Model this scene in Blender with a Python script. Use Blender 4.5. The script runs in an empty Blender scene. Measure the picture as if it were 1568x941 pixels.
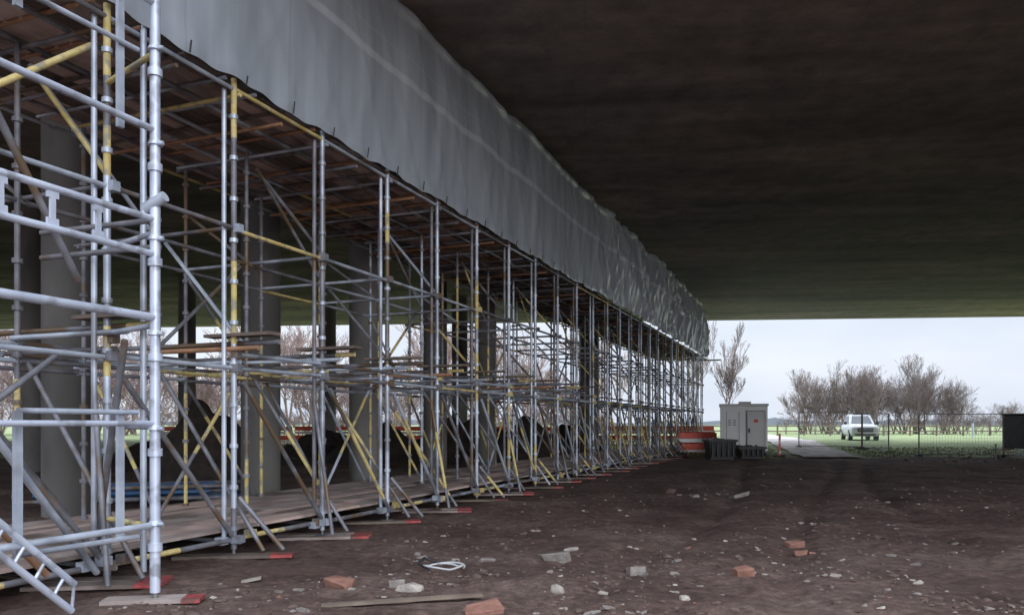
import bpy, math, random
import numpy as np
from mathutils import Vector, Matrix, noise
R = random.Random(7)
scene = bpy.context.scene
TAN = 0.396; TH = math.atan(TAN)
D = Vector((math.sin(TH), math.cos(TH), 0)); N = Vector((-math.cos(TH), math.sin(TH), 0))
O = Vector((-3.39, 9.36, 0))
def L(s, w, z): 
    p = O + D*s + N*w; return Vector((p.x, p.y, z))
def sm(a, b, x):
    t = max(0., min(1., (x-a)/(b-a))); return t*t*(3-2*t)

# ------------------------------------------------------------ materials
def mat(name, c1, c2=None, scale=5., rough=.8, metal=0., bump=0., bscale=None, stretch=(1,1,1), spec=.4, detail=4, c3=None, s3=1.):
    m = bpy.data.materials.new(name); m.use_nodes = True
    nt = m.node_tree; b = nt.nodes['Principled BSDF']
    b.inputs['Roughness'].default_value = rough; b.inputs['Metallic'].default_value = metal
    b.inputs['Specular IOR Level'].default_value = spec
    tc = nt.nodes.new('ShaderNodeTexCoord'); mp = nt.nodes.new('ShaderNodeMapping')
    mp.inputs['Scale'].default_value = stretch
    nt.links.new(tc.outputs['Object'], mp.inputs['Vector'])
    n = nt.nodes.new('ShaderNodeTexNoise'); n.inputs['Scale'].default_value = scale; n.inputs['Detail'].default_value = detail
    nt.links.new(mp.outputs[0], n.inputs['Vector'])
    r = nt.nodes.new('ShaderNodeValToRGB'); r.color_ramp.elements[0].position = .33; r.color_ramp.elements[1].position = .67
    r.color_ramp.elements[0].color = (*c1, 1); r.color_ramp.elements[1].color = (*(c2 or c1), 1)
    nt.links.new(n.outputs['Fac'], r.inputs[0])
    out = r.outputs[0]
    if c3:
        n3 = nt.nodes.new('ShaderNodeTexNoise'); n3.inputs['Scale'].default_value = s3; n3.inputs['Detail'].default_value = 3
        nt.links.new(mp.outputs[0], n3.inputs['Vector'])
        r3 = nt.nodes.new('ShaderNodeValToRGB'); r3.color_ramp.elements[0].position = .52; r3.color_ramp.elements[1].position = .62
        nt.links.new(n3.outputs['Fac'], r3.inputs[0])
        mx = nt.nodes.new('ShaderNodeMixRGB'); nt.links.new(r3.outputs[0], mx.inputs[0]); nt.links.new(out, mx.inputs[1]); mx.inputs[2].default_value = (*c3, 1)
        out = mx.outputs[0]
    nt.links.new(out, b.inputs['Base Color'])
    if bump:
        n2 = nt.nodes.new('ShaderNodeTexNoise'); n2.inputs['Scale'].default_value = bscale or scale*4; n2.inputs['Detail'].default_value = 5
        nt.links.new(mp.outputs[0], n2.inputs['Vector'])
        bp = nt.nodes.new('ShaderNodeBump'); bp.inputs['Strength'].default_value = bump; bp.inputs['Distance'].default_value = .03
        nt.links.new(n2.outputs['Fac'], bp.inputs['Height']); nt.links.new(bp.outputs[0], b.inputs['Normal'])
    return m

M = {}
M['galv'] = mat('galvanised_steel', (.34,.38,.45), (.55,.6,.68), 3, .42, .35, c3=(.22,.23,.26), s3=1.3)
M['galvd'] = mat('weathered_steel', (.12,.12,.13), (.25,.25,.28), 4, .55, .3, c3=(.16,.11,.07), s3=1.7)
M['alu'] = mat('aluminium', (.42,.46,.55), (.6,.65,.76), 2, .4, .3, c3=(.33,.35,.4), s3=5)
M['yellow'] = mat('yellow_paint_worn', (.5,.38,.12), (.62,.52,.25), 8, .6, c3=(.3,.27,.2), s3=6)
M['rust'] = mat('rusty_orange', (.26,.14,.08), (.4,.22,.13), 6, .7)
M['board'] = mat('scaffold_board', (.22,.17,.15), (.38,.32,.29), 2, .85, bump=.3, bscale=30, c3=(.15,.12,.1), s3=1.1)
M['board2'] = mat('scaffold_board_pink', (.4,.29,.25), (.54,.41,.36), 2.5, .85, c3=(.24,.18,.15), s3=.9)
M['boardd'] = mat('dark_board', (.09,.07,.06), (.18,.14,.11), 3, .85)
M['red'] = mat('red_painted_wood', (.26,.04,.045), (.38,.08,.075), 12, .6, c3=(.14,.07,.06), s3=7)
M['black'] = mat('black_plastic', (.015,.015,.017), (.035,.035,.038), 4, .5)
M['white'] = mat('white_panel', (.78,.78,.78), (.84,.84,.84), 1.2, .5)
M['carp'] = mat('car_paint', (.7,.73,.77), (.74,.77,.8), 1, .25, spec=.7)
M['glass'] = mat('dark_glass', (.03,.04,.05), (.05,.06,.07), 1, .08, spec=.8)
M['lamp'] = mat('headlight', (.75,.78,.8), (.8,.82,.85), 1, .15)
M['twig'] = mat('bare_twigs', (.13,.1,.088), (.21,.165,.15), .3, .9)
M['twigp'] = mat('hedge_twigs', (.24,.17,.155), (.38,.29,.265), .3, .9)
M['earth'] = mat('heaped_soil', (.022,.017,.015), (.05,.038,.032), 3, .95, bump=1, bscale=6)
M['wood'] = mat('weathered_timber', (.12,.09,.07), (.22,.17,.13), 3, .9)
M['blue'] = mat('blue_pipe', (.03,.09,.2), (.05,.13,.27), 2, .45)
M['orange'] = mat('barrier_plastic_red', (.68,.09,.06), (.75,.14,.1), 3, .5)
M['cable'] = mat('pale_hose', (.4,.4,.4), (.5,.5,.5), 3, .5)
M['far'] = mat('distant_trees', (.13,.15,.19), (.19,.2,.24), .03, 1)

# ------------------------------------------------------------ builder
class MB:
    def __init__(s): s.v=[]; s.f=[]; s.m=[]; s.ms=[]; s.sm=[]
    def mi(s, k):
        if k not in s.ms: s.ms.append(k)
        return s.ms.index(k)
    def add(s, vs, fs, k, smooth=False):
        o=len(s.v); s.v += [tuple(v) for v in vs]; i=s.mi(k)
        for f in fs: s.f.append(tuple(o+a for a in f)); s.m.append(i); s.sm.append(smooth)
    def tube(s, a, b, r, k='galv', n=8, r2=None):
        a=Vector(a); b=Vector(b); d=(b-a)
        if d.length<1e-6: return
        d.normalize(); r2 = r if r2 is None else r2
        x = d.cross(Vector((0,0,1)) if abs(d.z)<.9 else Vector((1,0,0))).normalized(); y=d.cross(x)
        vs=[a+(x*math.cos(2*math.pi*i/n)+y*math.sin(2*math.pi*i/n))*r for i in range(n)]
        vs+=[b+(x*math.cos(2*math.pi*i/n)+y*math.sin(2*math.pi*i/n))*r2 for i in range(n)]
        fs=[(i,(i+1)%n,n+(i+1)%n,n+i) for i in range(n)]
        s.add(vs,fs,k,True); s.add(vs[:n],[tuple(range(n))[::-1]],k); s.add(vs[n:],[tuple(range(n))],k)
    def box(s, c, ax, ay, az, k):
        c=Vector(c); ax=Vector(ax);ay=Vector(ay);az=Vector(az)
        vs=[c+ax*i+ay*j+az*l for l in(-1,1) for j in(-1,1) for i in(-1,1)]
        s.add(vs,[(0,2,3,1),(4,5,7,6),(0,1,5,4),(2,6,7,3),(0,4,6,2),(1,3,7,5)],k)
    def abox(s, x0,x1,y0,y1,z0,z1,k):
        s.box(((x0+x1)/2,(y0+y1)/2,(z0+z1)/2),((x1-x0)/2,0,0),(0,(y1-y0)/2,0),(0,0,(z1-z0)/2),k)
    def poly(s, pts, r, k, n=6):
        for a,b in zip(pts,pts[1:]): s.tube(a,b,r,k,n)
    def obj(s, name, parent=None, bevel=0):
        me=bpy.data.meshes.new(name); me.from_pydata(s.v,[],s.f)
        for k in s.ms: me.materials.append(M[k])
        me.polygons.foreach_set('material_index', s.m); me.polygons.foreach_set('use_smooth', s.sm); me.update()
        o=bpy.data.objects.new(name, me); scene.collection.objects.link(o)
        if parent: o.parent=parent
        if bevel:
            bv=o.modifiers.new('bevel','BEVEL'); bv.width=bevel; bv.segments=2; bv.limit_method='ANGLE'
        return o
def empty(name, loc=(0,0,0)):
    e=bpy.data.objects.new(name,None); e.location=loc; scene.collection.objects.link(e); return e

# ------------------------------------------------------------ ground
def rut(x,y):
    a=TAN*y-x; v=0
    for c in (-.2,-1.9,-5.2,-6.9,2.3):
        q=(a-c-.5*math.sin(y*.17+c))/.22; v-=math.exp(-q*q)*.05
    return v*sm(5,8,y)
def gz(x, y, fine=True):
    z = .43*sm(38,54,y)
    damp = 1-sm(34,40,y)
    z += damp*(.05*noise.noise(Vector((x*.35,y*.35,0))) )
    if fine and damp>0:
        z += damp*(rut(x,y)+.05*noise.noise(Vector((x*1.3,y*1.3,3)))+.028*noise.noise(Vector((x*4,y*4,7)))+.012*noise.noise(Vector((x*10,y*10,2))))
    else: z += .04*noise.noise(Vector((x*.3,y*.3,5)))*(1-damp)
    return z
xs = np.concatenate([[-1500,-700,-350,-180,-100,-60,-40,-28,-20],np.arange(-14,-6,.4),np.arange(-6,14,.1),np.arange(14,30,.4),[32,36,42,50,65,90,140,240,420,800,1500]])
ys = np.concatenate([[-200,-80,-40,-20,-8,0],np.arange(2,5,.5),np.arange(5,16,.09),np.arange(16,26,.2),np.arange(26,42,.4),np.arange(42,60,2),[65,75,90,120,180,300,600,1200,2500]])
vs=[(x,y,gz(x,y)) for y in ys for x in xs]; nx=len(xs)
fs=[(j*nx+i,j*nx+i+1,(j+1)*nx+i+1,(j+1)*nx+i) for j in range(len(ys)-1) for i in range(nx-1)]
me=bpy.data.meshes.new('ground'); me.from_pydata(vs,[],fs); me.polygons.foreach_set('use_smooth',[True]*len(fs))
g=bpy.data.objects.new('ground',me); scene.collection.objects.link(g)
m=bpy.data.materials.new('ground'); m.use_nodes=True; nt=m.node_tree; b=nt.nodes['Principled BSDF']; b.inputs['Roughness'].default_value=.95; b.inputs['Specular IOR Level'].default_value=.2
lk=nt.links.new; nn=nt.nodes.new
tc=nn('ShaderNodeTexCoord'); 
def nz(sc,det=8,rough=.6):
    n=nn('ShaderNodeTexNoise'); n.inputs['Scale'].default_value=sc; n.inputs['Detail'].default_value=det; n.inputs['Roughness'].default_value=rough; lk(tc.outputs['Object'],n.inputs['Vector']); return n
def ramp(src,stops):
    r=nn('ShaderNodeValToRGB'); e=r.color_ramp.elements
    e[0].position=stops[0][0]; e[0].color=(*stops[0][1],1); e[1].position=stops[-1][0]; e[1].color=(*stops[-1][1],1)
    for p,c in stops[1:-1]:
        q=e.new(p); q.color=(*c,1)
    lk(src,r.inputs[0]); return r
def mix(f,a,b_,typ='MIX'):
    x=nn('ShaderNodeMixRGB'); x.blend_type=typ
    for i,v in ((0,f),(1,a),(2,b_)):
        if isinstance(v,(int,float)): x.inputs[i].default_value=v
        elif isinstance(v,tuple): x.inputs[i].default_value=(*v,1)
        else: lk(v,x.inputs[i])
    return x.outputs[0]
soil=ramp(nz(.5,5).outputs[0],[(.3,(.075,.048,.039)),(.5,(.125,.084,.07)),(.7,(.2,.147,.124))]).outputs[0]
s2=ramp(nz(7,6,.75).outputs[0],[(.35,(.4,.38,.37)),(.55,(1,1,1)),(.72,(1.8,1.7,1.6))]).outputs[0]
soil=mix(.8,soil,s2,'MULTIPLY')
vo=nn('ShaderNodeTexVoronoi'); vo.inputs['Scale'].default_value=14; lk(tc.outputs['Object'],vo.inputs['Vector'])
fl=ramp(vo.outputs['Distance'],[(.1,(1,1,1)),(.17,(0,0,0))]).outputs[0]
gate=ramp(nz(1.1,3).outputs[0],[(.48,(0,0,0)),(.62,(.6,.6,.6))]).outputs[0]
soil=mix(mix(1.,fl,gate,'MULTIPLY'),soil,(.26,.21,.18))
grass=ramp(nz(.5,5,.7).outputs[0],[(.3,(.15,.185,.09)),(.5,(.2,.245,.115)),(.7,(.27,.295,.16))]).outputs[0]
sep=nn('ShaderNodeSeparateXYZ'); lk(tc.outputs['Object'],sep.inputs[0])
ad=nn('ShaderNodeMath'); ad.operation='MULTIPLY_ADD'; lk(nz(.25,5).outputs[0],ad.inputs[0]); ad.inputs[1].default_value=10; lk(sep.outputs['Y'],ad.inputs[2])
mr=nn('ShaderNodeMapRange'); mr.inputs['From Min'].default_value=41.5; mr.inputs['From Max'].default_value=43.5; lk(ad.outputs[0],mr.inputs['Value'])
lk(mix(mr.outputs[0],soil,grass),b.inputs['Base Color'])
bp=nn('ShaderNodeBump'); bp.inputs['Strength'].default_value=.8; bp.inputs['Distance'].default_value=.045; lk(nz(9,7,.75).outputs[0],bp.inputs['Height']); lk(bp.outputs[0],b.inputs['Normal'])
me.materials.append(m)

# track
mb=MB(); vs=[];k=30
for i in range(k+1):
    t=i/k; y=36.3+t*60; c=15.3+ (y-36.5)*.22; hw=1.45+.6*t+ .25*noise.noise(Vector((y*.8,0,0)))
    for j in range(7):
        x=c+hw*(j/3-1)+ (.45*noise.noise(Vector((y*1.1,j,4))) if j in(0,6) else 0); vs.append((x,y+(.5*noise.noise(Vector((x*2,1,1))) if i==0 else 0),gz(x,y,False)+.07))
M['track']=mat('gravel_track',(.42,.38,.37),(.6,.56,.54),2,.95,c3=(.25,.22,.2),s3=.9)
mb.add(vs,[(i*7+j,i*7+j+1,i*7+j+8,i*7+j+7) for i in range(k) for j in range(6)],'track',True); mb.obj('gravel_track')

# ------------------------------------------------------------ stones
PHI=(1+5**.5)/2
ico=[Vector(v).normalized() for v in [(-1,PHI,0),(1,PHI,0),(-1,-PHI,0),(1,-PHI,0),(0,-1,PHI),(0,1,PHI),(0,-1,-PHI),(0,1,-PHI),(PHI,0,-1),(PHI,0,1),(-PHI,0,-1),(-PHI,0,1)]]
icof=[(0,11,5),(0,5,1),(0,1,7),(0,7,10),(0,10,11),(1,5,9),(5,11,4),(11,10,2),(10,7,6),(7,1,8),(3,9,4),(3,4,2),(3,2,6),(3,6,8),(3,8,9),(4,9,5),(2,4,11),(6,2,10),(8,6,7),(9,8,1)]
M['st_a']=mat('stone_grey',(.16,.135,.12),(.27,.235,.21),9,.9,bump=.5); M['st_b']=mat('stone_pale',(.26,.23,.2),(.42,.37,.32),9,.9,bump=.5)
M['st_c']=mat('brick_bits',(.2,.095,.07),(.29,.15,.11),8,.9,bump=.5); M['st_d']=mat('soil_clod',(.08,.053,.043),(.145,.1,.082),6,.95,bump=.6)
def stone(mb,x,y,sx,sy,sz,k,sub=False):
    a=R.random()*6.28; ca,sa=math.cos(a),math.sin(a); z0=gz(x,y)
    vs=[]
    for v in ico:
        q=Vector((v.x*sx*(1+R.uniform(-.45,.45)),v.y*sy*(1+R.uniform(-.45,.45)),v.z*sz*(1+R.uniform(-.4,.4))))
        vs.append((x+q.x*ca-q.y*sa,y+q.x*sa+q.y*ca,z0+q.z+sz*.15))
    mb.add(vs,icof,k)
def brick(mb,x,y,l,w,h,k,tilt=.22):
    rot=Matrix.Rotation(R.uniform(-.6,.6),3,'Z')@Matrix.Rotation(R.uniform(-tilt,tilt),3,'X')@Matrix.Rotation(R.uniform(-tilt,tilt),3,'Y')
    c=Vector((x,y,gz(x,y)+h*.45)); ax,ay,az=rot@Vector((l,0,0)),rot@Vector((0,w,0)),rot@Vector((0,0,h))
    vs=[c+ax*i*R.uniform(.6,1.1)+ay*j*R.uniform(.6,1.1)+az*q*R.uniform(.6,1.1) for q in(-1,1) for j in(-1,1) for i in(-1,1)]
    mb.add(vs,[(0,2,3,1),(4,5,7,6),(0,1,5,4),(2,6,7,3),(0,4,6,2),(1,3,7,5)],k)
mb=MB()
for i in range(8500):
    y=5.5+ 30*R.random()**2.0; x=R.uniform(-.30*y-1.5,.72*y)
    if x < (y*TAN-6.3): continue
    dn=noise.noise(Vector((x*.5,y*.5,9)))
    if dn< -.1+R.uniform(-.2,.2)+ .02*max(0,y-11): continue
    s=R.choice([.008,.01,.012,.018,.022,.032])*R.uniform(.7,1.3)*(1+y*.01)
    k=R.choices(['st_a','st_b','st_c','st_d'],[24,8,2,80])[0]
    if k=='st_d': s*=1.35
    if R.random()<.3 and k!='st_d': brick(mb,x,y,s*1.4,s*.8,s*.4,k,.4)
    else: stone(mb,x,y,s,s*R.uniform(.5,1),s*R.uniform(.3,.6),k)
for i in range(24):
    y=R.uniform(6.5,22); x=R.uniform(y*TAN-5.8,.6*y); s=R.uniform(.04,.08)
    stone(mb,x,y,s,s*.8,s*.45,R.choice(['st_a','st_b','st_d','st_d','st_d']))
for i in range(60):
    y=R.uniform(33,39); x=R.uniform(17,27); s=R.uniform(.05,.14); stone(mb,x,y,s,s*.8,s*.5,R.choice(['st_a','st_d','st_d']))
mb.obj('rubble')
for (x,y,l,w,h,k) in [(.56,9.25,.17,.1,.08,'st_a'),(1.4,8.65,.12,.09,.07,'st_a'),(-1.0,7.7,.2,.11,.07,'st_b'),(-1.2,7.9,.1,.07,.05,'st_a'),
    (-1.75,7.8,.15,.1,.06,'st_c'),(2.45,8.15,.1,.07,.06,'st_c'),(.44,7.5,.09,.07,.07,'st_b'),(3.86,10.5,.13,.08,.06,'st_c'),(3.75,9.95,.09,.06,.05,'st_c'),(1.6,7.15,.07,.05,.05,'st_b'),
    (-.25,6.68,.18,.12,.04,'st_c'),(5.1,17.3,.24,.12,.06,'st_a'),(4.1,17.3,.1,.09,.05,'st_a'),(-.3,9.3,.1,.06,.03,'st_a'),(.75,9.9,.14,.06,.03,'st_b'),(3.8,18.5,.15,.1,.08,'st_d')]:
    mb=MB()
    if k=='st_b' : stone(mb,x,y,l,w,h*1.1,k)
    else: brick(mb,x,y,l,w,h,k)
    o=mb.obj('broken_brick' if k=='st_c' else 'rubble_block',bevel=.012)
mb=MB(); mb.box((-1.0,7.05,gz(-1,7)+.035),(.72,.13,.02),(-.01,.04,0),(0,0,.012),'wood'); mb.obj('timber_plank')
mb=MB(); mb.box((-2.75,8.1,gz(-2.7,8.1)+.03),(.1,.01,.02),(-.01,.04,0),(0,0,.012),'st_b'); mb.obj('wood_offcut')
mb=MB(); pts=[]
for i in range(40):
    t=i/39*8.6; rr=.17+.05*math.sin(t*.7); pts.append((-.75+rr*1.25*math.cos(t)+.05*t/6,8.55+rr*.8*math.sin(t),.045+.03*abs(math.sin(t*1.3))))
mb.poly(pts,.012,'cable'); mb.poly([(-.9,8.4,.05),(-1.05,8.6,.08),(-1.0,8.75,.12),(-.85,8.8,.06)],.014,'black'); mb.obj('hose_coil')

# ------------------------------------------------------------ scaffold
sc=empty('scaffold')
RT=.037
n0,n1=-4,23
rows=[0,1.3,2.6]
def col(): return R.choices(['galv','galvd','yellow'],[50,36,10])[0]
st=MB()
for n in range(n0,n1+1):
    for ri,w in enumerate(rows):
        x=n*1.8+(0 if ri==0 else R.uniform(-.08,.08))
        base='galv' if ri==0 else R.choice(['galv','galvd','galvd'])
        top=5.84 if ri==0 else 5.7
        z=.12
        while z<top:
            seg=R.choice([.5,1.0,1.5]); z2=min(top,z+seg)
            k=base if R.random()<.84 else 'yellow'
            if base=='galv' and R.random()<.12: k='galvd'
            st.tube(L(x,w,z),L(x,w,z2),RT if ri==0 else .03,k); z=z2
        if ri==0:
            st.tube(L(x-.09,.07,.5 if n%2 else .2),L(x-.09,.07,5.7),.03,R.choice(['galv','galvd']))
        z=.35
        while z<5.8:
            st.tube(L(x,w,z),L(x,w,z+.05),RT*1.45,'galv' if ri==0 else 'galvd',8)
            z+=.5
        st.tube(L(x,w,.03),L(x,w,.3),.02,'galvd'); st.tube(L(x,w,.2),L(x,w,.24),.07,'galv')
        st.box(L(x,w,.055),D*.08,N*.08,(0,0,.006),'galvd')
st.obj('standards',sc)
ld=MB()
for ri,w in enumerate(rows):
    for n in range(n0,n1):
        for z,p in ((.24,1),(2.32,1),(2.5,.8),(4.02,.75),(5.72,1)):
            if R.random()<p:
                k=col()
                a=L(n*1.8-.03,w,z+R.uniform(-.012,.012)); b_=L(n*1.8+1.83,w,z+R.uniform(-.012,.012))
                if z<.3 and ri==0:
                    c=a.lerp(b_,R.uniform(.3,.7)); ld.tube(a,c,.032,'yellow' if R.random()<.6 else 'galvd'); ld.tube(c,b_,.032,R.choice(['galv','galvd','blue' if R.random()<.1 else 'galv']))
                else: ld.tube(a,b_,.027,k if ri==0 else R.choice(['galvd','galvd','galv','yellow' if R.random()<.4 else 'galvd']))
for n in range(n0,n1+1):
    x=n*1.8
    for z in (.2,2.4,4.05,5.66):
        ld.tube(L(x+.05,-.06,z),L(x+.05,2.75,z),.027,col())
    if n>-2 and n<9:
        e=R.uniform(.35,.75)
        ld.tube(L(x+.1,-e*.35,2.63),L(x+.1,2.75,2.63),.03,'galvd'); ld.tube(L(x+.1,-e,2.63),L(x+.1,-e*.35,2.63),.032,'yellow' if n%2 else 'galvd')
        ld.tube(L(x-.06,-e*.7,2.55),L(x-.06,1.3,2.55),.03,'galv' if n%3 else 'rust')
        ld.box(L(x+.02,-.1,2.72),N*.5,D*.1,(0,0,.019),'boardd')
    for z in (.24,2.32,2.5,4.02):
        ld.box(L(x+R.uniform(-.03,.03),-.05,z),D*.045,N*.05,(0,0,.05),R.choice(['galv','galvd','yellow' if R.random()<.3 else 'galvd']))
    for q in range(3):
        ld.box(L(x+R.uniform(-.3,.3),R.uniform(-.1,.05),.2+R.uniform(0,.1)),D*.06,N*.05,(0,0,.045),R.choice(['galv','yellow','galvd','galv']))
ld.box(L(41.9,-.2,5.62),N*.9,D*.1,(0,0,.02),'board'); ld.box(L(41.75,-.35,5.57),N*.7,D*.03,(0,0,.02),'galvd')
ld.obj('ledgers',sc)
br=MB()
def brace(a,b_,r=.027,k=None):
    a=Vector(a); b_=Vector(b_)
    k=k or R.choice(['galv','galvd','galvd']); 
    if R.random()<.5:
        c=a.lerp(b_,R.uniform(.1,.45)); d=a.lerp(b_,R.uniform(.6,.98)); br.tube(a,c,r,k);br.tube(c,d,r,'yellow');br.tube(d,b_,r,k)
    else: br.tube(a,b_,r,k)
for n in range(n0,n1):
    x=n*1.8
    brace(L(x+.1,-.06,2.15),L(x+1.7,-.06,.3),.03)
    if n%2==0: brace(L(x+.1,1.36,.4),L(x+1.7,1.36,2.4))
    else: brace(L(x+.1,2.66,2.3),L(x+1.7,2.66,.4))
    if n%3==0: brace(L(x+.1,1.36,2.6),L(x+1.7,1.36,4.0))
    if n%3==1: brace(L(x+.1,2.66,4.),L(x+1.7,2.66,2.5))
    if n%2==1: brace(L(x+.1,1.25,5.5),L(x+1.7,1.25,4.1))
    brace(L(x+.12,1.3,2.3),L(x+.12,-.35,.1),.028)
    brace(L(x-.1,0.05,1.9),L(x-.35,-.42,.12) ,.028,'galvd') if n%2 else brace(L(x+.02,-.06,.75),L(x+.3,-.5,.1),.03,'galvd')
    if n%2: brace(L(x+.15,2.6,4.9),L(x+.15,1.3,4.0)); brace(L(x+.15,0,4.0),L(x+.15,1.3,5.5))
    else: brace(L(x+.15,2.6,2.4),L(x+.15,1.3,.3)); brace(L(x+.2,0,2.6),L(x+.2,1.3,4.0))
br.obj('braces',sc)
sb=MB()
E=Vector((.988,.153,0)); F=Vector((-.153,.988,0))
for n in range(n0,n1+1):
    c=L(n*1.8,0,0)
    for q in range(2 if n%2 else 1):
        ln=R.uniform(1.0,1.25); off=c+E*(R.uniform(.02,.15))+F*(q*.25-.08)
        e=E.copy(); e.rotate(Matrix.Rotation(R.uniform(-.08,.08),3,'Z')); f=Vector((-e.y,e.x,0))
        z=max(gz(off.x,off.y)*.5+.03,gz(off.x+.4,off.y+.05)+.015)
        mid=off+e*(-.25)
        sb.box((mid.x,mid.y,z),e*(ln*.5),f*.11,(0,0,.019),'board' if n%2 else 'boardd')
        en=off+e*(-.25+ln*.5+.13)
        sb.box((en.x,en.y,z),e*(.128),f*.11,(0,0,.0185),'red')
    for w in rows[1:]: sb.box(L(n*1.8,w,.03),N*.3,D*.11,(0,0,.019),'boardd')
sb.obj('sole_boards',sc)
pf=MB()
def boards(z,w0,w1,s0,s1,ks,gap=.012,bw=.225,th=.019,jit=.0):
    w=w0
    while w<w1-.05:
        s=s0+R.uniform(-2,0)
        while s<s1:
            ln=R.choice([2.4,3.0,3.9]); zz=z+R.uniform(-jit,jit)
            pf.box(L(s+ln/2,w+bw/2,zz),D*(ln/2-.006),N*(bw/2-gap/2),D.cross(N)*th,R.choice(ks))
            s+=ln
        w+=bw
boards(.335,.12,2.9,-7.5,42,['board','board','board2'],jit=.008)
boards(5.83,.05,3.1,-7.5,41.6,['board2','board2','board','boardd'],gap=.03,jit=.012)
s=-7.2
while s<41.4:
    pf.tube(L(s,-.05,5.775),L(s,3.15,5.775),.024,R.choice(['galvd','rust','galvd','galv','boardd'])); s+=.6+R.uniform(-.08,.08)
for w in (.6,1.9,3.1):
    for n in range(n0,n1): pf.tube(L(n*1.8,w,5.7),L(n*1.8+1.85,w,5.7+R.uniform(-.02,.02)),.026,col())
for n in range(n0,n1,1):
    pf.tube(L(n*1.8+.9,.0,5.62),L(n*1.8+.9,3.1,5.62),.026,'galvd' if n%2 else 'rust')
pf.obj('platform_boards',sc)

tw=MB()
P=lambda s,w,z: L(s,w,z)
ts,tww=-2.1,-.95
tw.tube(P(ts,tww,.1),P(ts,tww,7.5),.046,'alu',12)
z=.48
while z<6.6:
    tw.tube(P(ts,tww,z),P(ts,tww,z+.07),.064,'alu',12); tw.tube(P(ts,tww,z+.24),P(ts,tww,z+.28),.068,'alu',12,.053); 
    tw.tube(P(ts-.03,tww,z+.25),P(ts+.0,tww-.1,z+.25),.02,'galv'); z+=.87
tw.tube(P(ts,tww,.03),P(ts,tww,.2),.025,'galvd')
def led(z,r=.03,k='alu',w=tww,s1=ts,s0=-7): tw.tube(P(s0,w,z),P(s1,w,z),r,k,10)
led(4.34,.03); led(1.65,.026); led(.72,.03,'galv'); led(2.62,.038,'alu'); led(5.5,.03)
led(3.52,.03); led(3.2,.03)
s=-6.9
while s<ts-.2:
    tw.box(P(s,tww,3.36),D*.022,N*.012,(0,0,.15),'alu'); tw.box(P(s,tww,3.47),D*.05,N*.011,(0,0,.03),'alu'); tw.box(P(s,tww,3.25),D*.05,N*.011,(0,0,.03),'alu'); s+=.42
for z,k in ((5.05,'yellow'),(3.4,'alu'),(2.55,'galv'),(1.62,'galv'),(.7,'yellow')):
    tw.tube(P(ts,tww,z),P(ts+.3,.0,z),.028,k)
for s_,w_,zr in ((-2.35,-.8,[(.6,1.75),(4.3,6.3)]),(-3.3,-.8,[(.6,1.75),(4.9,6.8)])):
    for a,b_ in zr:
        tw.box(P(s_,w_,(a+b_)/2),D*.03,N*.02,(0,0,(b_-a)/2),'galv')
for z in (.62,1.75,5.05): tw.tube(P(-3.3,-.8,z),P(-2.2,-.85,z),.024,'galv')
for z in (3.3,3.55): tw.tube(P(ts+.1,-.9,z),P(ts+.05,.6,z),.028,'galvd')
tw.tube(P(ts-.0,-1.07,3.72),P(ts-.03,-.86,3.62),.05,'galv',14)
for a,b_,k in (((-4.2,-.7,2.6),(-2.0,-.1,.2),'galv'),((-4.6,-.6,2.2),(-2.6,-.2,.3),'rust'),((-3.9,-.5,5.2),(-2.2,-.1,3.0),'galvd'),((-2.3,-.8,2.4),(-1.7,.3,.2),'galvd'),((-4.8,.2,.3),(-2.2,.2,2.3),'galvd'),((-3.6,0.1,4.),(-1.9,.1,5.4),'yellow')):
    tw.tube(P(*a),P(*b_),.032,k)
tw.tube(P(-1.4,-.05,.1),P(-1.4,-.05,5.8),.034,'galv'); 
A=P(-4.3,-1.0,1.35); B=P(-2.95,-.95,.12); up=Vector((.02,0,.22))
tw.tube(A,B,.03,'alu'); tw.tube(A+up,B+up,.03,'alu')
for i in range(9):
    t=i/8; p=A.lerp(B,t); q=A.lerp(B,min(1,t+.06))+up; tw.tube(p,q,.014,'alu')
tw.obj('access_tower',sc)
sb=MB(); c=P(ts,tww,0)
sb.box((c.x-.1,c.y,.03),E*.35,F*.11,(0,0,.019),'board'); sb.box((c.x+.33,c.y+.05,.03),E*.08,F*.11,(0,0,.0185),'red'); sb.obj('tower_sole_board',sc)

# ------------------------------------------------------------ tarpaulin
m=bpy.data.materials.new('tarpaulin'); m.use_nodes=True; nt=m.node_tree; b=nt.nodes['Principled BSDF']; lk=nt.links.new; nn=nt.nodes.new
tc=nn('ShaderNodeUVMap'); 
def nzu(sc,stretch,det=5):
    mp=nn('ShaderNodeMapping'); mp.inputs['Scale'].default_value=stretch; lk(tc.outputs[0],mp.inputs[0])
    n=nn('ShaderNodeTexNoise'); n.inputs['Scale'].default_value=sc; n.inputs['Detail'].default_value=det; lk(mp.outputs[0],n.inputs['Vector']); return n.outputs[0]
base=ramp(nzu(1.,(2.2,.25,1)),[(.3,(.34,.38,.43)),(.7,(.48,.53,.59))]).outputs[0]
blot=ramp(nzu(1.2,(1,1,1),4),[(.35,(.85,.85,.85)),(.65,(1.05,1.05,1.05))]).outputs[0]
base=mix(1.,base,blot,'MULTIPLY')
sep=nn('ShaderNodeSeparateXYZ'); lk(tc.outputs[0],sep.inputs[0])
st_=ramp(sep.outputs['Y'],[(.0,(0,0,0)),(.535,(0,0,0)),(.55,(1,1,1)),(.58,(1,1,1)),(.595,(0,0,0)),(.70,(0,0,0)),(.705,(.6,.6,.6)),(.71,(0,0,0)),(1.,(0,0,0))]).outputs[0]
base=mix(mix(1.,st_,(.4,.4,.4),'MULTIPLY'),base,(.78,.82,.88))
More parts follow.
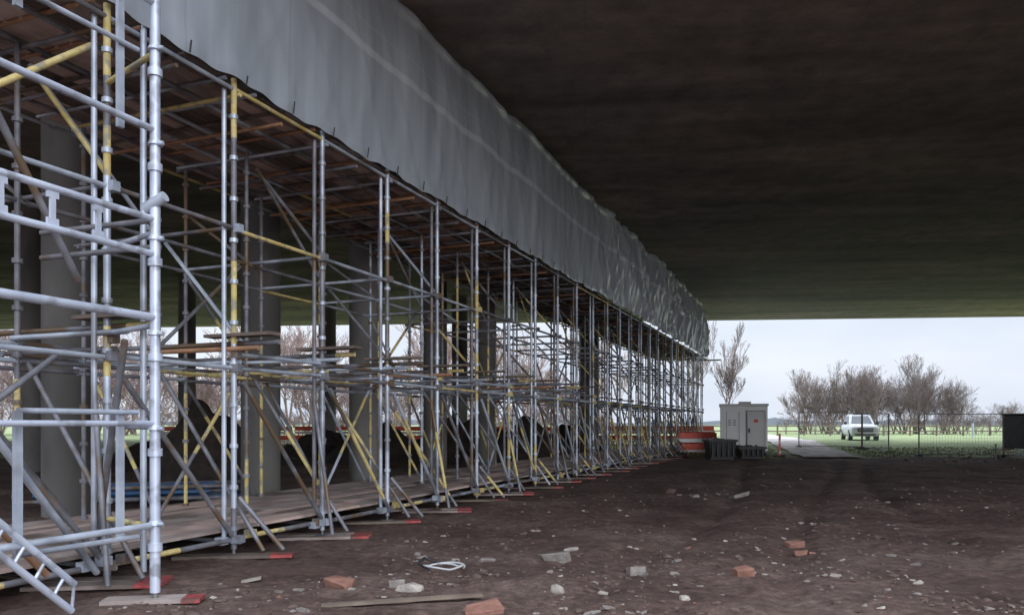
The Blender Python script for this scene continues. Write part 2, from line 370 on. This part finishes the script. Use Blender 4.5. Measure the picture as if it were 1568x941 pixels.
fm=nn('ShaderNodeMath'); fm.operation='FRACT'; dv=nn('ShaderNodeMath'); dv.operation='DIVIDE'; lk(sep.outputs['X'],dv.inputs[0]); dv.inputs[1].default_value=1.8; lk(dv.outputs[0],fm.inputs[0])
se=ramp(fm.outputs[0],[(0,(.0,.0,.0)),(.484,(0,0,0)),(.49,(.35,.35,.35)),(.5,(0,0,0)),(1,(0,0,0))]).outputs[0]
base=mix(se,base,(.2,.21,.22))
lk(base,b.inputs['Base Color']); b.inputs['Roughness'].default_value=.25; b.inputs['Specular IOR Level'].default_value=.9
bp=nn('ShaderNodeBump'); bp.inputs['Strength'].default_value=.22; bp.inputs['Distance'].default_value=.03; lk(nzu(3,(1.6,.35,1),4),bp.inputs['Height']); lk(bp.outputs[0],b.inputs['Normal'])
tr=nn('ShaderNodeBsdfTranslucent'); lk(base,tr.inputs[0]); ms=nn('ShaderNodeMixShader'); ms.inputs[0].default_value=.15
lk(b.outputs[0],ms.inputs[1]); lk(tr.outputs[0],ms.inputs[2]); lk(ms.outputs[0],nt.nodes['Material Output'].inputs[0]); M['tarp']=m
S0,S1=-6.,41.8; ns=1300; ntz=50
def soft_ridge(v,k):   # rounded fold profile
    return math.exp(-(v*k)**2)
vs=[];uv=[]
for i in range(ns+1):
    s=S0+(S1-S0)*i/ns; far=sm(12,21,s)
    u=(s/1.8)%1.0; tie=math.cos(2*math.pi*u)
    zb=5.77+.022*tie-.01*math.sin(2*math.pi*u*3+s)+.02*noise.noise(Vector((s*1.1,0,0)))
    ztop=8.72+.13*noise.noise(Vector((s*.45,5,0)))+.04*noise.noise(Vector((s*2.,5,0)))-.25*sm(38,42,s)
    for j in range(ntz+1):
        t=j/ntz; z=zb+(ztop-zb)*t
        w=-.1
        w-= (.02+.03*t+far*.1)*1.3*noise.noise(Vector((s*.7+.5*t,t*.5,1)))
        # long soft folds hanging from the ties, fanning out towards the bottom
        w-= (.012+far*.07)*noise.noise(Vector((s*2.3-t*1.5,t*.35,2)))*2
        w-= (.010+far*.10)*soft_ridge(noise.noise(Vector((s*.9+t*1.4,t*.3,6))),7.)
        w-= (.006+far*.08)*soft_ridge(noise.noise(Vector((s*1.3-t*2.0,t*.3,16))),7.)
        w-= .05*math.exp(-((t-.03)/.05)**2)*(.5+.5*noise.noise(Vector((s*3,0,8))))
        w-= .14*math.sin(math.pi*t)*(.4+.6*far)
        if t>.92: w-= .06*math.sin((t-.92)/.08*math.pi)*(1+noise.noise(Vector((s*1.5,1,1))))
        vs.append(L(s,w,z)); uv.append((s,t))
fs=[(i*(ntz+1)+j,(i+1)*(ntz+1)+j,(i+1)*(ntz+1)+j+1,i*(ntz+1)+j+1) for i in range(ns) for j in range(ntz)]
me=bpy.data.meshes.new('tarpaulin'); me.from_pydata([tuple(v) for v in vs],[],fs); me.polygons.foreach_set('use_smooth',[True]*len(fs))
ul=me.uv_layers.new(name='UVMap'); li=np.zeros(len(me.loops),dtype=np.int32); me.loops.foreach_get('vertex_index',li)
ul.data.foreach_set('uv',np.array(uv,dtype=np.float32)[li].ravel()); me.materials.append(m)
o=bpy.data.objects.new('tarpaulin_sheet',me); scene.collection.objects.link(o)
tb=MB()
for n in range(n0,n1+1):
    for q in (0,.5): 
        s=(n+q)*1.8; tb.tube(L(s,-.19,5.73),L(s,-.21,5.84+R.uniform(0,.05)),.01,'black',5)
t_=tb.obj('ties'); t_.parent=o

# ------------------------------------------------------------ bridge
m=bpy.data.materials.new('soffit_concrete'); m.use_nodes=True; nt=m.node_tree; b=nt.nodes['Principled BSDF']; lk=nt.links.new; nn=nt.nodes.new
b.inputs['Roughness'].default_value=.85; b.inputs['Specular IOR Level'].default_value=.25
tc=nn('ShaderNodeTexCoord')
def nzs(sc,stretch,det=5,rg=.55):
    mp=nn('ShaderNodeMapping'); mp.inputs['Scale'].default_value=stretch; lk(tc.outputs['Object'],mp.inputs[0])
    n=nn('ShaderNodeTexNoise'); n.inputs['Scale'].default_value=sc; n.inputs['Detail'].default_value=det; n.inputs['Roughness'].default_value=rg; lk(mp.outputs[0],n.inputs['Vector']); return n.outputs[0]
c=ramp(nzs(.12,(.5,1.2,1)),[(.3,(.13,.122,.118)),(.5,(.2,.178,.165)),(.68,(.32,.26,.22))]).outputs[0]
c=mix(.7,c,ramp(nzs(.5,(.2,1.3,1),6),[(.35,(.55,.55,.55)),(.52,(1,1,1)),(.7,(1.6,1.5,1.4))]).outputs[0],'MULTIPLY')
c=mix(.7,c,ramp(nzs(1.6,(1,1,1),7,.7),[(.3,(.55,.55,.55)),(.7,(1.45,1.45,1.45))]).outputs[0],'MULTIPLY')
bk=nn('ShaderNodeTexBrick'); mp=nn('ShaderNodeMapping'); lk(tc.outputs['Object'],mp.inputs[0]); lk(mp.outputs[0],bk.inputs['Vector'])
bk.inputs['Color1'].default_value=(1,1,1,1); bk.inputs['Color2'].default_value=(.8,.8,.8,1); bk.inputs['Mortar'].default_value=(.6,.6,.6,1); bk.inputs['Scale'].default_value=1; bk.inputs['Brick Width'].default_value=4.88; bk.inputs['Row Height'].default_value=2.44; bk.inputs['Mortar Size'].default_value=.02; bk.inputs['Mortar Smooth'].default_value=.6
c=mix(.4,c,bk.outputs[0],'MULTIPLY')
lk(c,b.inputs['Base Color'])
bp=nn('ShaderNodeBump'); bp.inputs['Strength'].default_value=.3; bp.inputs['Distance'].default_value=.05; lk(nzs(3,(1,1,1),5),bp.inputs['Height']); lk(bp.outputs[0],b.inputs['Normal'])
M['soffit']=m
M['conc']=mat('column_concrete',(.12,.115,.11),(.2,.19,.175),1.2,.85,bump=.2,bscale=14,c3=(.09,.085,.08),s3=.6,stretch=(1,1,.4))
bridge=empty('concrete_bridge')
dk=MB()
NEAR=5.5
FAR=55.35
dk.abox(-110,110,NEAR,FAR,8.9,10.4,'soffit')
dk.abox(-110,110,FAR-.5,FAR+.06,10.4,11.6,'conc'); dk.abox(-110,110,NEAR-.06,NEAR+.5,10.4,11.6,'conc')
d=dk.obj('deck',bridge); d.rotation_euler=(0,0,math.radians(-5.4))
for (x,y,r) in [(-8.0,13.8,.4),(-5.3,16.2,.4),(-3.6,18.9,.4),(-2.6,26,.4),(-.95,27.7,.38),(-16.3,26,.42),(-16.5,39,.42),(3.9,39,.45),(-11,46,.45),(-3,44,.45),(-24,34,.45)]:
    cb=MB(); cb.tube((x,y,-.3),(x,y,8.93),r,'conc',40); cb.obj('column',bridge)

# ------------------------------------------------------------ soil heaps
def heap(x,y,rx,ry,h,seed):
    vs=[];k=36;q=14
    for j in range(q+1):
        t=j/q
        for i in range(k):
            a=2*math.pi*i/k; rr=t*(1+.25*noise.noise(Vector((math.cos(a)*1.5,math.sin(a)*1.5,seed))))
            px,py=x+rx*rr*math.cos(a),y+ry*rr*math.sin(a)
            z=h*(1-t**1.5)*(1+.25*noise.noise(Vector((px*1.5,py*1.5,seed))))+.12*noise.noise(Vector((px*4,py*4,seed)))*(1-t)
            vs.append((px,py,gz(px,py,False)+z-.08*t))
    fs=[(j*k+i,j*k+(i+1)%k,(j+1)*k+(i+1)%k,(j+1)*k+i) for j in range(q) for i in range(k)]
    h_=MB(); h_.add(vs,fs,'earth',True); h_.obj('soil_heap')
heap(-9.3,23.5,2.1,1.6,2.3,1); heap(-5.6,33,2.6,1.8,1.5,2); heap(-2.2,36,3.6,1.8,1.9,3); heap(-13,31,4.5,2,1.2,4); heap(.6,33,2.3,1.4,1.8,5); heap(3.2,41,2.4,1.5,1.6,6); heap(-8.6,36,3.0,1.6,1.3,7)
pb=MB()
for i in range(9):
    a=(-9.5+R.uniform(-.2,.2),15+i*.16,.1+.11*(i%3)); pb.tube(a,(a[0]+R.uniform(3,4.2),a[1]+1.2+R.uniform(-.1,.1),a[2]),.05,'blue' if i%2 else 'galvd')
pb.obj('pipe_bundle')

# ------------------------------------------------------------ barriers
def barrier(x,y,ang):
    q=MB(); c,s=math.cos(ang),math.sin(ang)
    def T(a,z,o=0): return (x+a*c-o*s,y+a*s+o*c,gz(x,y,False)+z)
    for z,k,h in ((1.0,'orange',.14),(.74,'white',.09),(.42,'orange',.15),(.2,'white',.05)):
        q.box(T(1,z),(c*.98,s*.98,0),(-s*.02,c*.02,0),(0,0,h),k)
    for i in range(9): q.box(T(.02+i*.245,.5),(c*.02,s*.02,0),(-s*.015,c*.015,0),(0,0,.45),'orange')
    for i in (.3,1.7): q.box(T(i,.04),(c*.04,s*.04,0),(-s*.28,c*.28,0),(0,0,.04),'black')
    q.obj('plastic_barrier')
for i in range(17): barrier(-22+i*2.05,48.5+.25*math.sin(i*2),.03*math.sin(i))
barrier(9.0,41.5,0.02); barrier(8.6,39.6,0.05)
barrier(13.0,37.4,1.2)

# ------------------------------------------------------------ site cabin
M['cream']=mat('cabin_cream',(.6,.6,.59),(.68,.68,.67),.8,.6)
e=empty('site_cabin',(0,0,0))
gx0,gx1,gy=10.35,12.6,38.2
zb=gz(11.3,gy,False)+.28
q=MB(); q.abox(gx0,gx1,gy,gy+4.8,zb,zb+2.2,'white'); q.abox(gx0-.05,gx1+.05,gy-.05,gy+4.85,zb+2.2,zb+2.32,'cream'); q.abox(gx0-.03,gx1+.03,gy-.03,gy+4.83,zb-.1,zb,'galvd')
o=q.obj('body',e,bevel=.02)
q=MB(); q.abox(gx0+1.3,gx0+2.1,gy-.045,gy-.02,zb+.1,zb+1.95,'cream')
for x in (gx0+1.26,gx0+2.11): q.abox(x,x+.03,gy-.05,gy-.018,zb+.08,zb+1.98,'galvd')
q.abox(gx0+1.29,gx0+2.11,gy-.05,gy-.018,zb+1.95,zb+1.98,'galvd')
for x in (gx0+.3,gx0+.9): q.abox(x,x+.02,gy-.012,gy-.001,zb+.1,zb+1.95,'galvd')
for qq in (.38,.62):
    for i in range(3): q.abox(gx0+qq,gx0+qq+.14,gy-.02,gy-.001,zb+1.26+i*.11,zb+1.3+i*.11,'galvd')
q.abox(gx0+1.6,gx0+1.8,gy-.055,gy-.047,zb+1.4,zb+1.55,'orange'); q.abox(gx0+1.36,gx0+1.42,gy-.09,gy-.047,zb+.9,zb+1.1,'black')
q.abox(gx0+.9,gx0+1.5,gy+.8,gy+1.5,zb+2.32,zb+2.45,'cream'); q.obj('door_and_panels',e)
q=MB()
for x in (gx0+.2,gx1-.2):
    for y in (gy+.2,gy+4.5): q.abox(x-.08,x+.08,y-.08,y+.08,zb-.42,zb-.1,'black')
q.obj('jack_legs',e)
a=-.27; pv=Vector((gx0,gy,0)); e.rotation_euler=(0,0,a); e.location=pv-Matrix.Rotation(a,3,'Z')@pv

def bin_(x,y,w,d_,h):
    q=MB(); z=gz(x,y,False)
    vs=[];
    for zz,k in ((0,.82),(h,1.)):
        for a,b_ in ((-1,-1),(1,-1),(1,1),(-1,1)): vs.append((x+a*w/2*k,y+b_*d_/2*k,z+.06+zz))
    q.add(vs,[(0,3,2,1),(0,1,5,4),(1,2,6,5),(2,3,7,6),(3,0,4,7)],'black')
    q.abox(x-w/2-.05,x+w/2+.05,y-d_/2-.05,y-d_/2+.03,z+h,z+h+.1,'black'); q.abox(x-w/2-.05,x+w/2+.05,y+d_/2-.03,y+d_/2+.05,z+h,z+h+.1,'black')
    q.abox(x-w/2-.05,x-w/2+.03,y-d_/2+.03,y+d_/2-.03,z+h,z+h+.1,'black'); q.abox(x+w/2-.03,x+w/2+.05,y-d_/2+.03,y+d_/2-.03,z+h,z+h+.1,'black')
    for i in range(5): q.abox(x-w*.38+i*w*.19-.03,x-w*.38+i*w*.19+.03,y-d_/2-.01,y-d_/2+.1,z+.15,z+h,'black')
    for i in range(6):
        px=x+R.uniform(-.35,.35)*w; q.tube((px,y-d_*.35,z+h+R.uniform(-.05,.1)),(px+R.uniform(-.3,.3),y+d_*.35,z+h+.1),.08,'black')
    q.abox(x-w*.42,x+w*.42,y-d_*.4,y+d_*.4,z,z+.06,'black')
    q.obj('black_storage_bin')
bin_(9.6,35.5,1.25,1.1,.82); bin_(11.2,36.2,1.2,1.0,.45)

# ------------------------------------------------------------ car
def car(x,y,rot):
    e=empty('parked_car'); z0=gz(x,y,False)
    q=MB()
    secs=[(-2.45,.42,.80,.74),(-2.38,.32,.96,.86),(-2.1,.28,1.08,.93),(-1.0,.28,1.16,.95),(0,.28,1.15,.95),(1.6,.3,1.15,.94),(2.35,.35,1.1,.88),(2.45,.45,.9,.8)]
    def ring(y,z0,z1,hw): 
        h=z1-z0
        return [(-hw*.9,y,z0),(-hw,y,z0+h*.25),(-hw,y,z0+h*.7),(-hw*.93,y,z0+h*.93),(-hw*.75,y,z1),(hw*.75,y,z1),(hw*.93,y,z0+h*.93),(hw,y,z0+h*.7),(hw,y,z0+h*.25),(hw*.9,y,z0)]
    vs=[];
    for s in secs: vs+=ring(*s)
    n=10; fs=[(i*n+j,i*n+(j+1)%n,(i+1)*n+(j+1)%n,(i+1)*n+j) for i in range(len(secs)-1) for j in range(n)]+[tuple(range(n))[::-1],tuple(range(7*n,8*n))]
    q.add(vs,fs,'carp',True); o1=q.obj('body',e)
    q=MB(); bz,tz=1.12,1.8
    cb=[(-.86,-1.15,bz),(.86,-1.15,bz),(.86,1.7,bz),(-.86,1.7,bz)]; ct=[(-.68,-.4,tz),(.68,-.4,tz),(.68,1.3,tz),(-.68,1.3,tz)]
    q.add(cb+ct,[(0,1,5,4),(1,2,6,5),(2,3,7,6),(3,0,4,7),(4,5,6,7)],'carp'); o2=q.obj('cabin',e,bevel=.06)
    def onface(a,b_,c,d_,ins=.1,off=.012):
        a,b_,c,d_=map(Vector,(a,b_,c,d_)); ce=(a+b_+c+d_)/4; nr=(b_-a).cross(d_-a).normalized()*off
        return [ce+(p-ce)*(1-ins)+nr for p in (a,b_,c,d_)]
    q=MB()
    for f in ((0,1,5,4),(1,2,6,5),(3,0,4,7),(2,3,7,6)):
        al=(cb+ct); q.add(onface(*[al[i] for i in f],.2),[(0,1,2,3)],'glass')
    o3=q.obj('windows',e)
    q=MB(); q.abox(-.5,.5,-2.47,-2.37,.6,.88,'black')
    for i in range(2): q.abox(-.46,.46,-2.49,-2.465,.68+i*.09,.715+i*.09,'alu')
    q.abox(-.7,.7,-2.475,-2.4,.36,.46,'black'); q.abox(-.26,.26,-2.5,-2.47,.46,.57,'white'); q.obj('grille',e)
    q=MB()
    for sx in (-1,1):
        q.box((sx*.70,-2.37,.83),(.15,sx*.04,0),(0,.05,0),(0,.0,.08),'lamp'); q.box((sx*.66,-2.43,.43),(.08,0,0),(0,.04,0),(0,0,.05),'lamp')
    q.obj('headlights',e,bevel=.02)
    q=MB()
    for sx in (-1,1): q.box((sx*1.05,-.85,1.22),(.1,0,0),(0,.06,0),(0,0,.09),'black')
    q.obj('mirrors',e,bevel=.03)
    q=MB()
    for sx in (-1,1):
        for yy in (-1.6,1.5): q.tube((sx*.97,yy,.36),(sx*.72,yy,.36),.37,'black',24); q.tube((sx*.985,yy,.36),(sx*.96,yy,.36),.21,'alu',16)
    q.obj('wheels',e)
    e.location=(x,y,z0); e.rotation_euler=(0,0,rot)
car(25.3,56.,-.26)

# ------------------------------------------------------------ mesh fence
def panel(p,q_,h=2.05):
    a=Vector((p[0],p[1],gz(p[0],p[1],False)+.08)); b_=Vector((q_[0],q_[1],gz(q_[0],q_[1],False)+.08)); f=MB(); zz=Vector((0,0,1)); d_=b_-a
    for u in (a,b_): f.tube(u,u+zz*h,.032,'galvd',6)
    for t in (.05,h*.5,h-.02): f.tube(a+zz*t,b_+zz*t,.022 if t!=h*.5 else .008,'galvd',6)
    nv=28
    for i in range(1,nv): u=a.lerp(b_,i/nv); f.tube(u,u+zz*(h-.05),.005,'galv',3)
    for i in range(6): t=.3+.28*i; f.tube(a+zz*t,b_+zz*t,.005,'galv',3)
    dn=d_.normalized(); pr=Vector((-dn.y,dn.x,0)); f.box(a+Vector((0,0,-.02)),pr*.36,dn*.12,(0,0,.07),'black')
    f.obj('mesh_fence_panel')
panel((17.0,45.5),(20.3,44.6)); panel((20.4,38.5),(23.85,37.3)); panel((23.9,37.3),(24.1,33.9)); panel((23.95,37.4),(27.3,37.0)); panel((20.35,44.6),(20.4,41.6))
f=MB()
for i in range(34):
    x=8+i*2.6; y=76-.03*i; z=gz(x,y,False); f.abox(x-.07,x+.07,y-.06,y+.06,z-.1,z+1.15,'wood')
    for h in (.45,.95): f.box((x+1.3,y-.08,z+h),(1.3,0,R.uniform(-.03,.03)),(0,.03,0),(0,0,.06),'wood')
f.obj('post_and_rail_fence')
f=MB(); z=gz(45,70,False); f.tube((39.6,66,z),(39.6,66,z+1.2),.09,'alu'); f.tube((39.6,66,z+1.2),(39.6,66,z+1.3),.1,'galvd'); f.obj('marker_post')

e=empty('site_generator_trailer'); q=MB(); x0,y0=22.15,33.2; z0=.45
q.abox(x0,x0+2.4,y0,y0+1.4,z0+.1,z0+1.55,'black'); q.abox(x0-.04,x0+2.44,y0-.04,y0+1.44,z0+1.55,z0+1.63,'black'); q.obj('housing',e,bevel=.03)
M['dgrey']=mat('dark_grey_panel',(.04,.04,.045),(.06,.06,.07),2,.5)
q=MB()
for i in range(3): q.abox(x0+.1+i*.78,x0+.8+i*.78,y0-.03,y0-.005,z0+.25,z0+1.45,'dgrey')
for i in range(7): q.abox(x0+.18,x0+.72,y0-.05,y0-.032,z0+.8+i*.08,z0+.84+i*.08,'galvd')
q.abox(x0+.15,x0+.6,y0-.05,y0-.035,z0+.3,z0+.42,'orange'); q.abox(x0+.15,x0+.6,y0-.05,y0-.035,z0+.43,z0+.55,'white'); q.obj('panels',e)
q=MB()
for xx in (x0+.5,x0+1.8): q.tube((xx,y0-.1,.33),(xx,y0+.1,.33),.33,'black',20); q.tube((xx,y0-.12,.33),(xx,y0-.1,.33),.16,'galvd',12)
q.tube((x0-.9,y0+.7,.5),(x0,y0+.7,.55),.05,'galvd'); q.tube((x0-.8,y0+.7,.08),(x0-.8,y0+.7,.75),.035,'galvd'); q.obj('wheels_and_drawbar',e)

# ------------------------------------------------------------ trees
def gen_tree(seed,H,depth=6,spread=.55,r0=.16,multi=1,minr=.010,up=.0):
    rr=random.Random(seed); segs=[]
    def grow(p,d,l,r,k):
        cur=p; dd=d
        for _ in range(2):
            dd=(dd+Vector((rr.uniform(-1,1),rr.uniform(-1,1),rr.uniform(-.3,.6)+up))*.18).normalized(); nxt=cur+dd*l*.5
            segs.append((cur,nxt,max(r,minr),max(r*.82,minr))); cur=nxt; r*=.82
            if k>0 and _==0 and rr.random()<.7:
                sd=(dd+Vector((rr.uniform(-1,1),rr.uniform(-1,1),rr.uniform(-.3,.5)))*spread*1.5).normalized(); grow(cur,sd,l*.6,r*.5,k-1)
        if k==0: return
        for _ in range(rr.choice([2,2,3])):
            sd=(dd+Vector((rr.uniform(-1,1),rr.uniform(-1,1),rr.uniform(-.35,.55)+up))*spread).normalized()
            grow(cur,sd,l*rr.uniform(.62,.85),r*.68,k-1)
    for _ in range(multi):
        a=Vector((rr.uniform(-.6,.6)*(multi>1),rr.uniform(-.6,.6)*(multi>1),1)).normalized()
        grow(Vector((rr.uniform(-.2,.2)*(multi>1),0,0)),a,1.*rr.uniform(.7,1.),r0,depth)
    a=np.array([[*s[0],*s[1],s[2],s[3]] for s in segs]); zm=a[:,5].max(); sc_=H/zm; a[:,:6]*=sc_
    return a
def tree_mesh(a,name,k):
    p0=a[:,:3];p1=a[:,3:6]; d=p1-p0; d/=np.linalg.norm(d,axis=1)[:,None]+1e-9
    ref=np.where(np.abs(d[:,2:3])<.9,np.array([[0,0,1.]]),np.array([[1.,0,0]])); x=np.cross(d,ref); x/=np.linalg.norm(x,axis=1)[:,None]; y=np.cross(d,x)
    V=[]
    for P_,r in ((p0,a[:,6:7]),(p1,a[:,7:8])):
        for i in range(3): V.append(P_+(x*math.cos(2.094*i)+y*math.sin(2.094*i))*r)
    V=np.stack(V,axis=1).reshape(-1,3); n=len(a); b0=np.arange(n)[:,None,None]*6
    F=(np.array([[0,1,4,3],[1,2,5,4],[2,0,3,5]])[None]+b0).reshape(-1,4)
    me=bpy.data.meshes.new(name)
    me.vertices.add(len(V)); me.vertices.foreach_set('co',V.ravel().astype(np.float32)); me.loops.add(F.size); me.loops.foreach_set('vertex_index',F.ravel().astype(np.int32))
    me.polygons.add(len(F)); me.polygons.foreach_set('loop_start',np.arange(0,F.size,4,dtype=np.int32)); me.update(calc_edges=True)
    me.materials.append(M[k]); return me
def inst(me,name,x,y,s,sz=None,parent=None,rz=None):
    o=bpy.data.objects.new(name,me); o.location=(x,y,.38); o.scale=(s,s,sz or s); o.rotation_euler=(0,0,R.random()*6.28 if rz is None else rz); scene.collection.objects.link(o)
    if parent: o.parent=parent
bushA=[tree_mesh(gen_tree(s,6,5,.75,.07,5,.009),'bush','twig') for s in (1,2,3,4)]
tallA=[tree_mesh(gen_tree(s,7,6,.6,.12,2,.009,.15),'tree','twig') for s in (31,32,33)]
bushP=[tree_mesh(gen_tree(s,6,5,.7,.07,5,.018),'bush_pink','twigp') for s in (5,6,7)]
tallP=[tree_mesh(gen_tree(s+10,10,6,.5,.13,2,.017),'tall_tree','twigp') for s in (1,2,3)]
e=empty('bare_tree_mass')
for i in range(32):
    x=33.6+i*.58; hh=[.85,1.0,1.12,.95,1.05][(i*7)%5]*(.85 if i<3 or i>29 else 1)
    inst((bushA if i%3 else tallA)[R.randrange(3)],'tree',x,90+R.uniform(-4,6),hh*R.uniform(.9,1.15),hh*R.uniform(1.,1.25),e)
for i in range(8): inst(R.choice(bushA),'tree',53+i*1.7,95,R.uniform(.45,.75),None,e)
for i in range(26): inst(R.choice(bushA),'tree',30+i*1.6,84,.32+.12*R.random(),None,e)
e=empty('hedgerow_trees')
for i in range(44): inst(R.choice(bushP+tallP),'tree',-66+i*1.75+R.uniform(-1,1),80+R.uniform(-5,8),R.uniform(1.0,1.45),None,e)
for i in range(34): inst(R.choice(bushP),'tree',-64+i*2.2+R.uniform(-1,1),74,R.uniform(.35,.6),None,e)
t1=tree_mesh(gen_tree(47,10.2,6,.5,.16,2,.015,.25),'bare_tree','twig')
inst(t1,'bare_tree',18.3,66,.9,1.0)
inst(tallA[1],'bare_tree',16.4,70,1.0,1.2)
vs=[];k=400
for i in range(k+1):
    x=-900+i*5.5; 
    vs+= [(x,520,-1),(x,520,3.4+3.*noise.noise(Vector((x*.02,0,0)))+1.8*noise.noise(Vector((x*.12,0,0))))]
q=MB(); q.add(vs,[(2*i,2*i+2,2*i+3,2*i+1) for i in range(k)],'far'); 
vs2=[(v[0],v[1]+14,v[2]*.9) for v in vs]; q.add(vs2,[(2*i,2*i+2,2*i+3,2*i+1) for i in range(k)],'far'); q.obj('distant_treeline')
M['grassb']=mat('grass_blades',(.15,.19,.085),(.23,.265,.125),.8,.8)
gv=[];gf=[]
for i in range(7000):
    y=R.uniform(36.5,46); x=R.uniform(-20,34)
    c=15.3+(y-36.5)*.22
    if abs(x-c)<2.0: continue
    z=gz(x,y,False); h=R.uniform(.02,.05)
    if y+2*noise.noise(Vector((x*.3,y*.3,0)))<38: continue
    for q_ in range(2):
        a=R.random()*6.28; dx,dy=math.cos(a)*.05,math.sin(a)*.05; o_=len(gv); gv+= [(x-dx,y-dy,z-.01),(x+dx,y+dy,z-.01),(x+dx*.6+R.uniform(-.04,.04),y+dy,z+h),(x-dx*1.2,y-dy,z+h*.8)]; gf.append((o_,o_+1,o_+2,o_+3))
me=bpy.data.meshes.new('grass'); me.from_pydata(gv,[],gf); me.materials.append(M['grassb']); o=bpy.data.objects.new('grass',me); scene.collection.objects.link(o)

# ------------------------------------------------------------ light: overcast, brighter towards the zenith, low winter sun behind the cloud
el,az=math.radians(11),math.radians(148)
w=bpy.data.worlds.new('World'); scene.world=w; w.use_nodes=True; nt=w.node_tree; lk=nt.links.new; nn=nt.nodes.new
bg=nt.nodes['Background']; sky=nn('ShaderNodeTexSky'); sky.sky_type='NISHITA'; sky.sun_disc=False; sky.sun_elevation=el; sky.sun_rotation=az
tc=nn('ShaderNodeTexCoord'); mp=nn('ShaderNodeMapping'); mp.inputs['Scale'].default_value=(1,1,3.5); lk(tc.outputs['Generated'],mp.inputs[0])
n=nn('ShaderNodeTexNoise'); n.inputs['Scale'].default_value=2.2; n.inputs['Detail'].default_value=5; lk(mp.outputs[0],n.inputs['Vector'])
r=nn('ShaderNodeValToRGB'); r.color_ramp.elements[0].position=.35; r.color_ramp.elements[1].position=.68; r.color_ramp.elements[0].color=(6.9,7.7,9.3,1); r.color_ramp.elements[1].color=(9.1,9.6,10.5,1); lk(n.outputs[0],r.inputs[0])
sp=nn('ShaderNodeSeparateXYZ'); lk(tc.outputs['Generated'],sp.inputs[0])
zr=nn('ShaderNodeMapRange'); zr.inputs['From Min'].default_value=.12; zr.inputs['From Max'].default_value=.8; zr.inputs['To Min'].default_value=1.; zr.inputs['To Max'].default_value=4.7; lk(sp.outputs['Z'],zr.inputs['Value'])
vm=nn('ShaderNodeVectorMath'); vm.operation='SCALE'; lk(r.outputs[0],vm.inputs[0]); lk(zr.outputs[0],vm.inputs['Scale'])
mx=nn('ShaderNodeMixRGB'); mx.inputs[0].default_value=.93; lk(sky.outputs[0],mx.inputs[1]); lk(vm.outputs[0],mx.inputs[2]); lk(mx.outputs[0],bg.inputs[0]); bg.inputs[1].default_value=.105
sl=bpy.data.lights.new('sun','SUN'); sl.energy=1.15; sl.angle=math.radians(26); sl.color=(.95,.97,1); so=bpy.data.objects.new('sun',sl); scene.collection.objects.link(so)
dirv=Vector((math.sin(az)*math.cos(el),math.cos(az)*math.cos(el),math.sin(el))); so.rotation_euler=dirv.to_track_quat('Z','Y').to_euler()
cam=bpy.data.cameras.new('camera'); cam.lens=27; cam.sensor_width=36; cam.shift_y=.113; cam.clip_end=6000; cam.clip_start=.05
co=bpy.data.objects.new('camera',cam); co.location=(0,0,1.65); co.rotation_euler=(math.radians(90),0,0); scene.collection.objects.link(co); scene.camera=co
scene.view_settings.view_transform='Standard'; scene.view_settings.look='None'; scene.view_settings.exposure=0
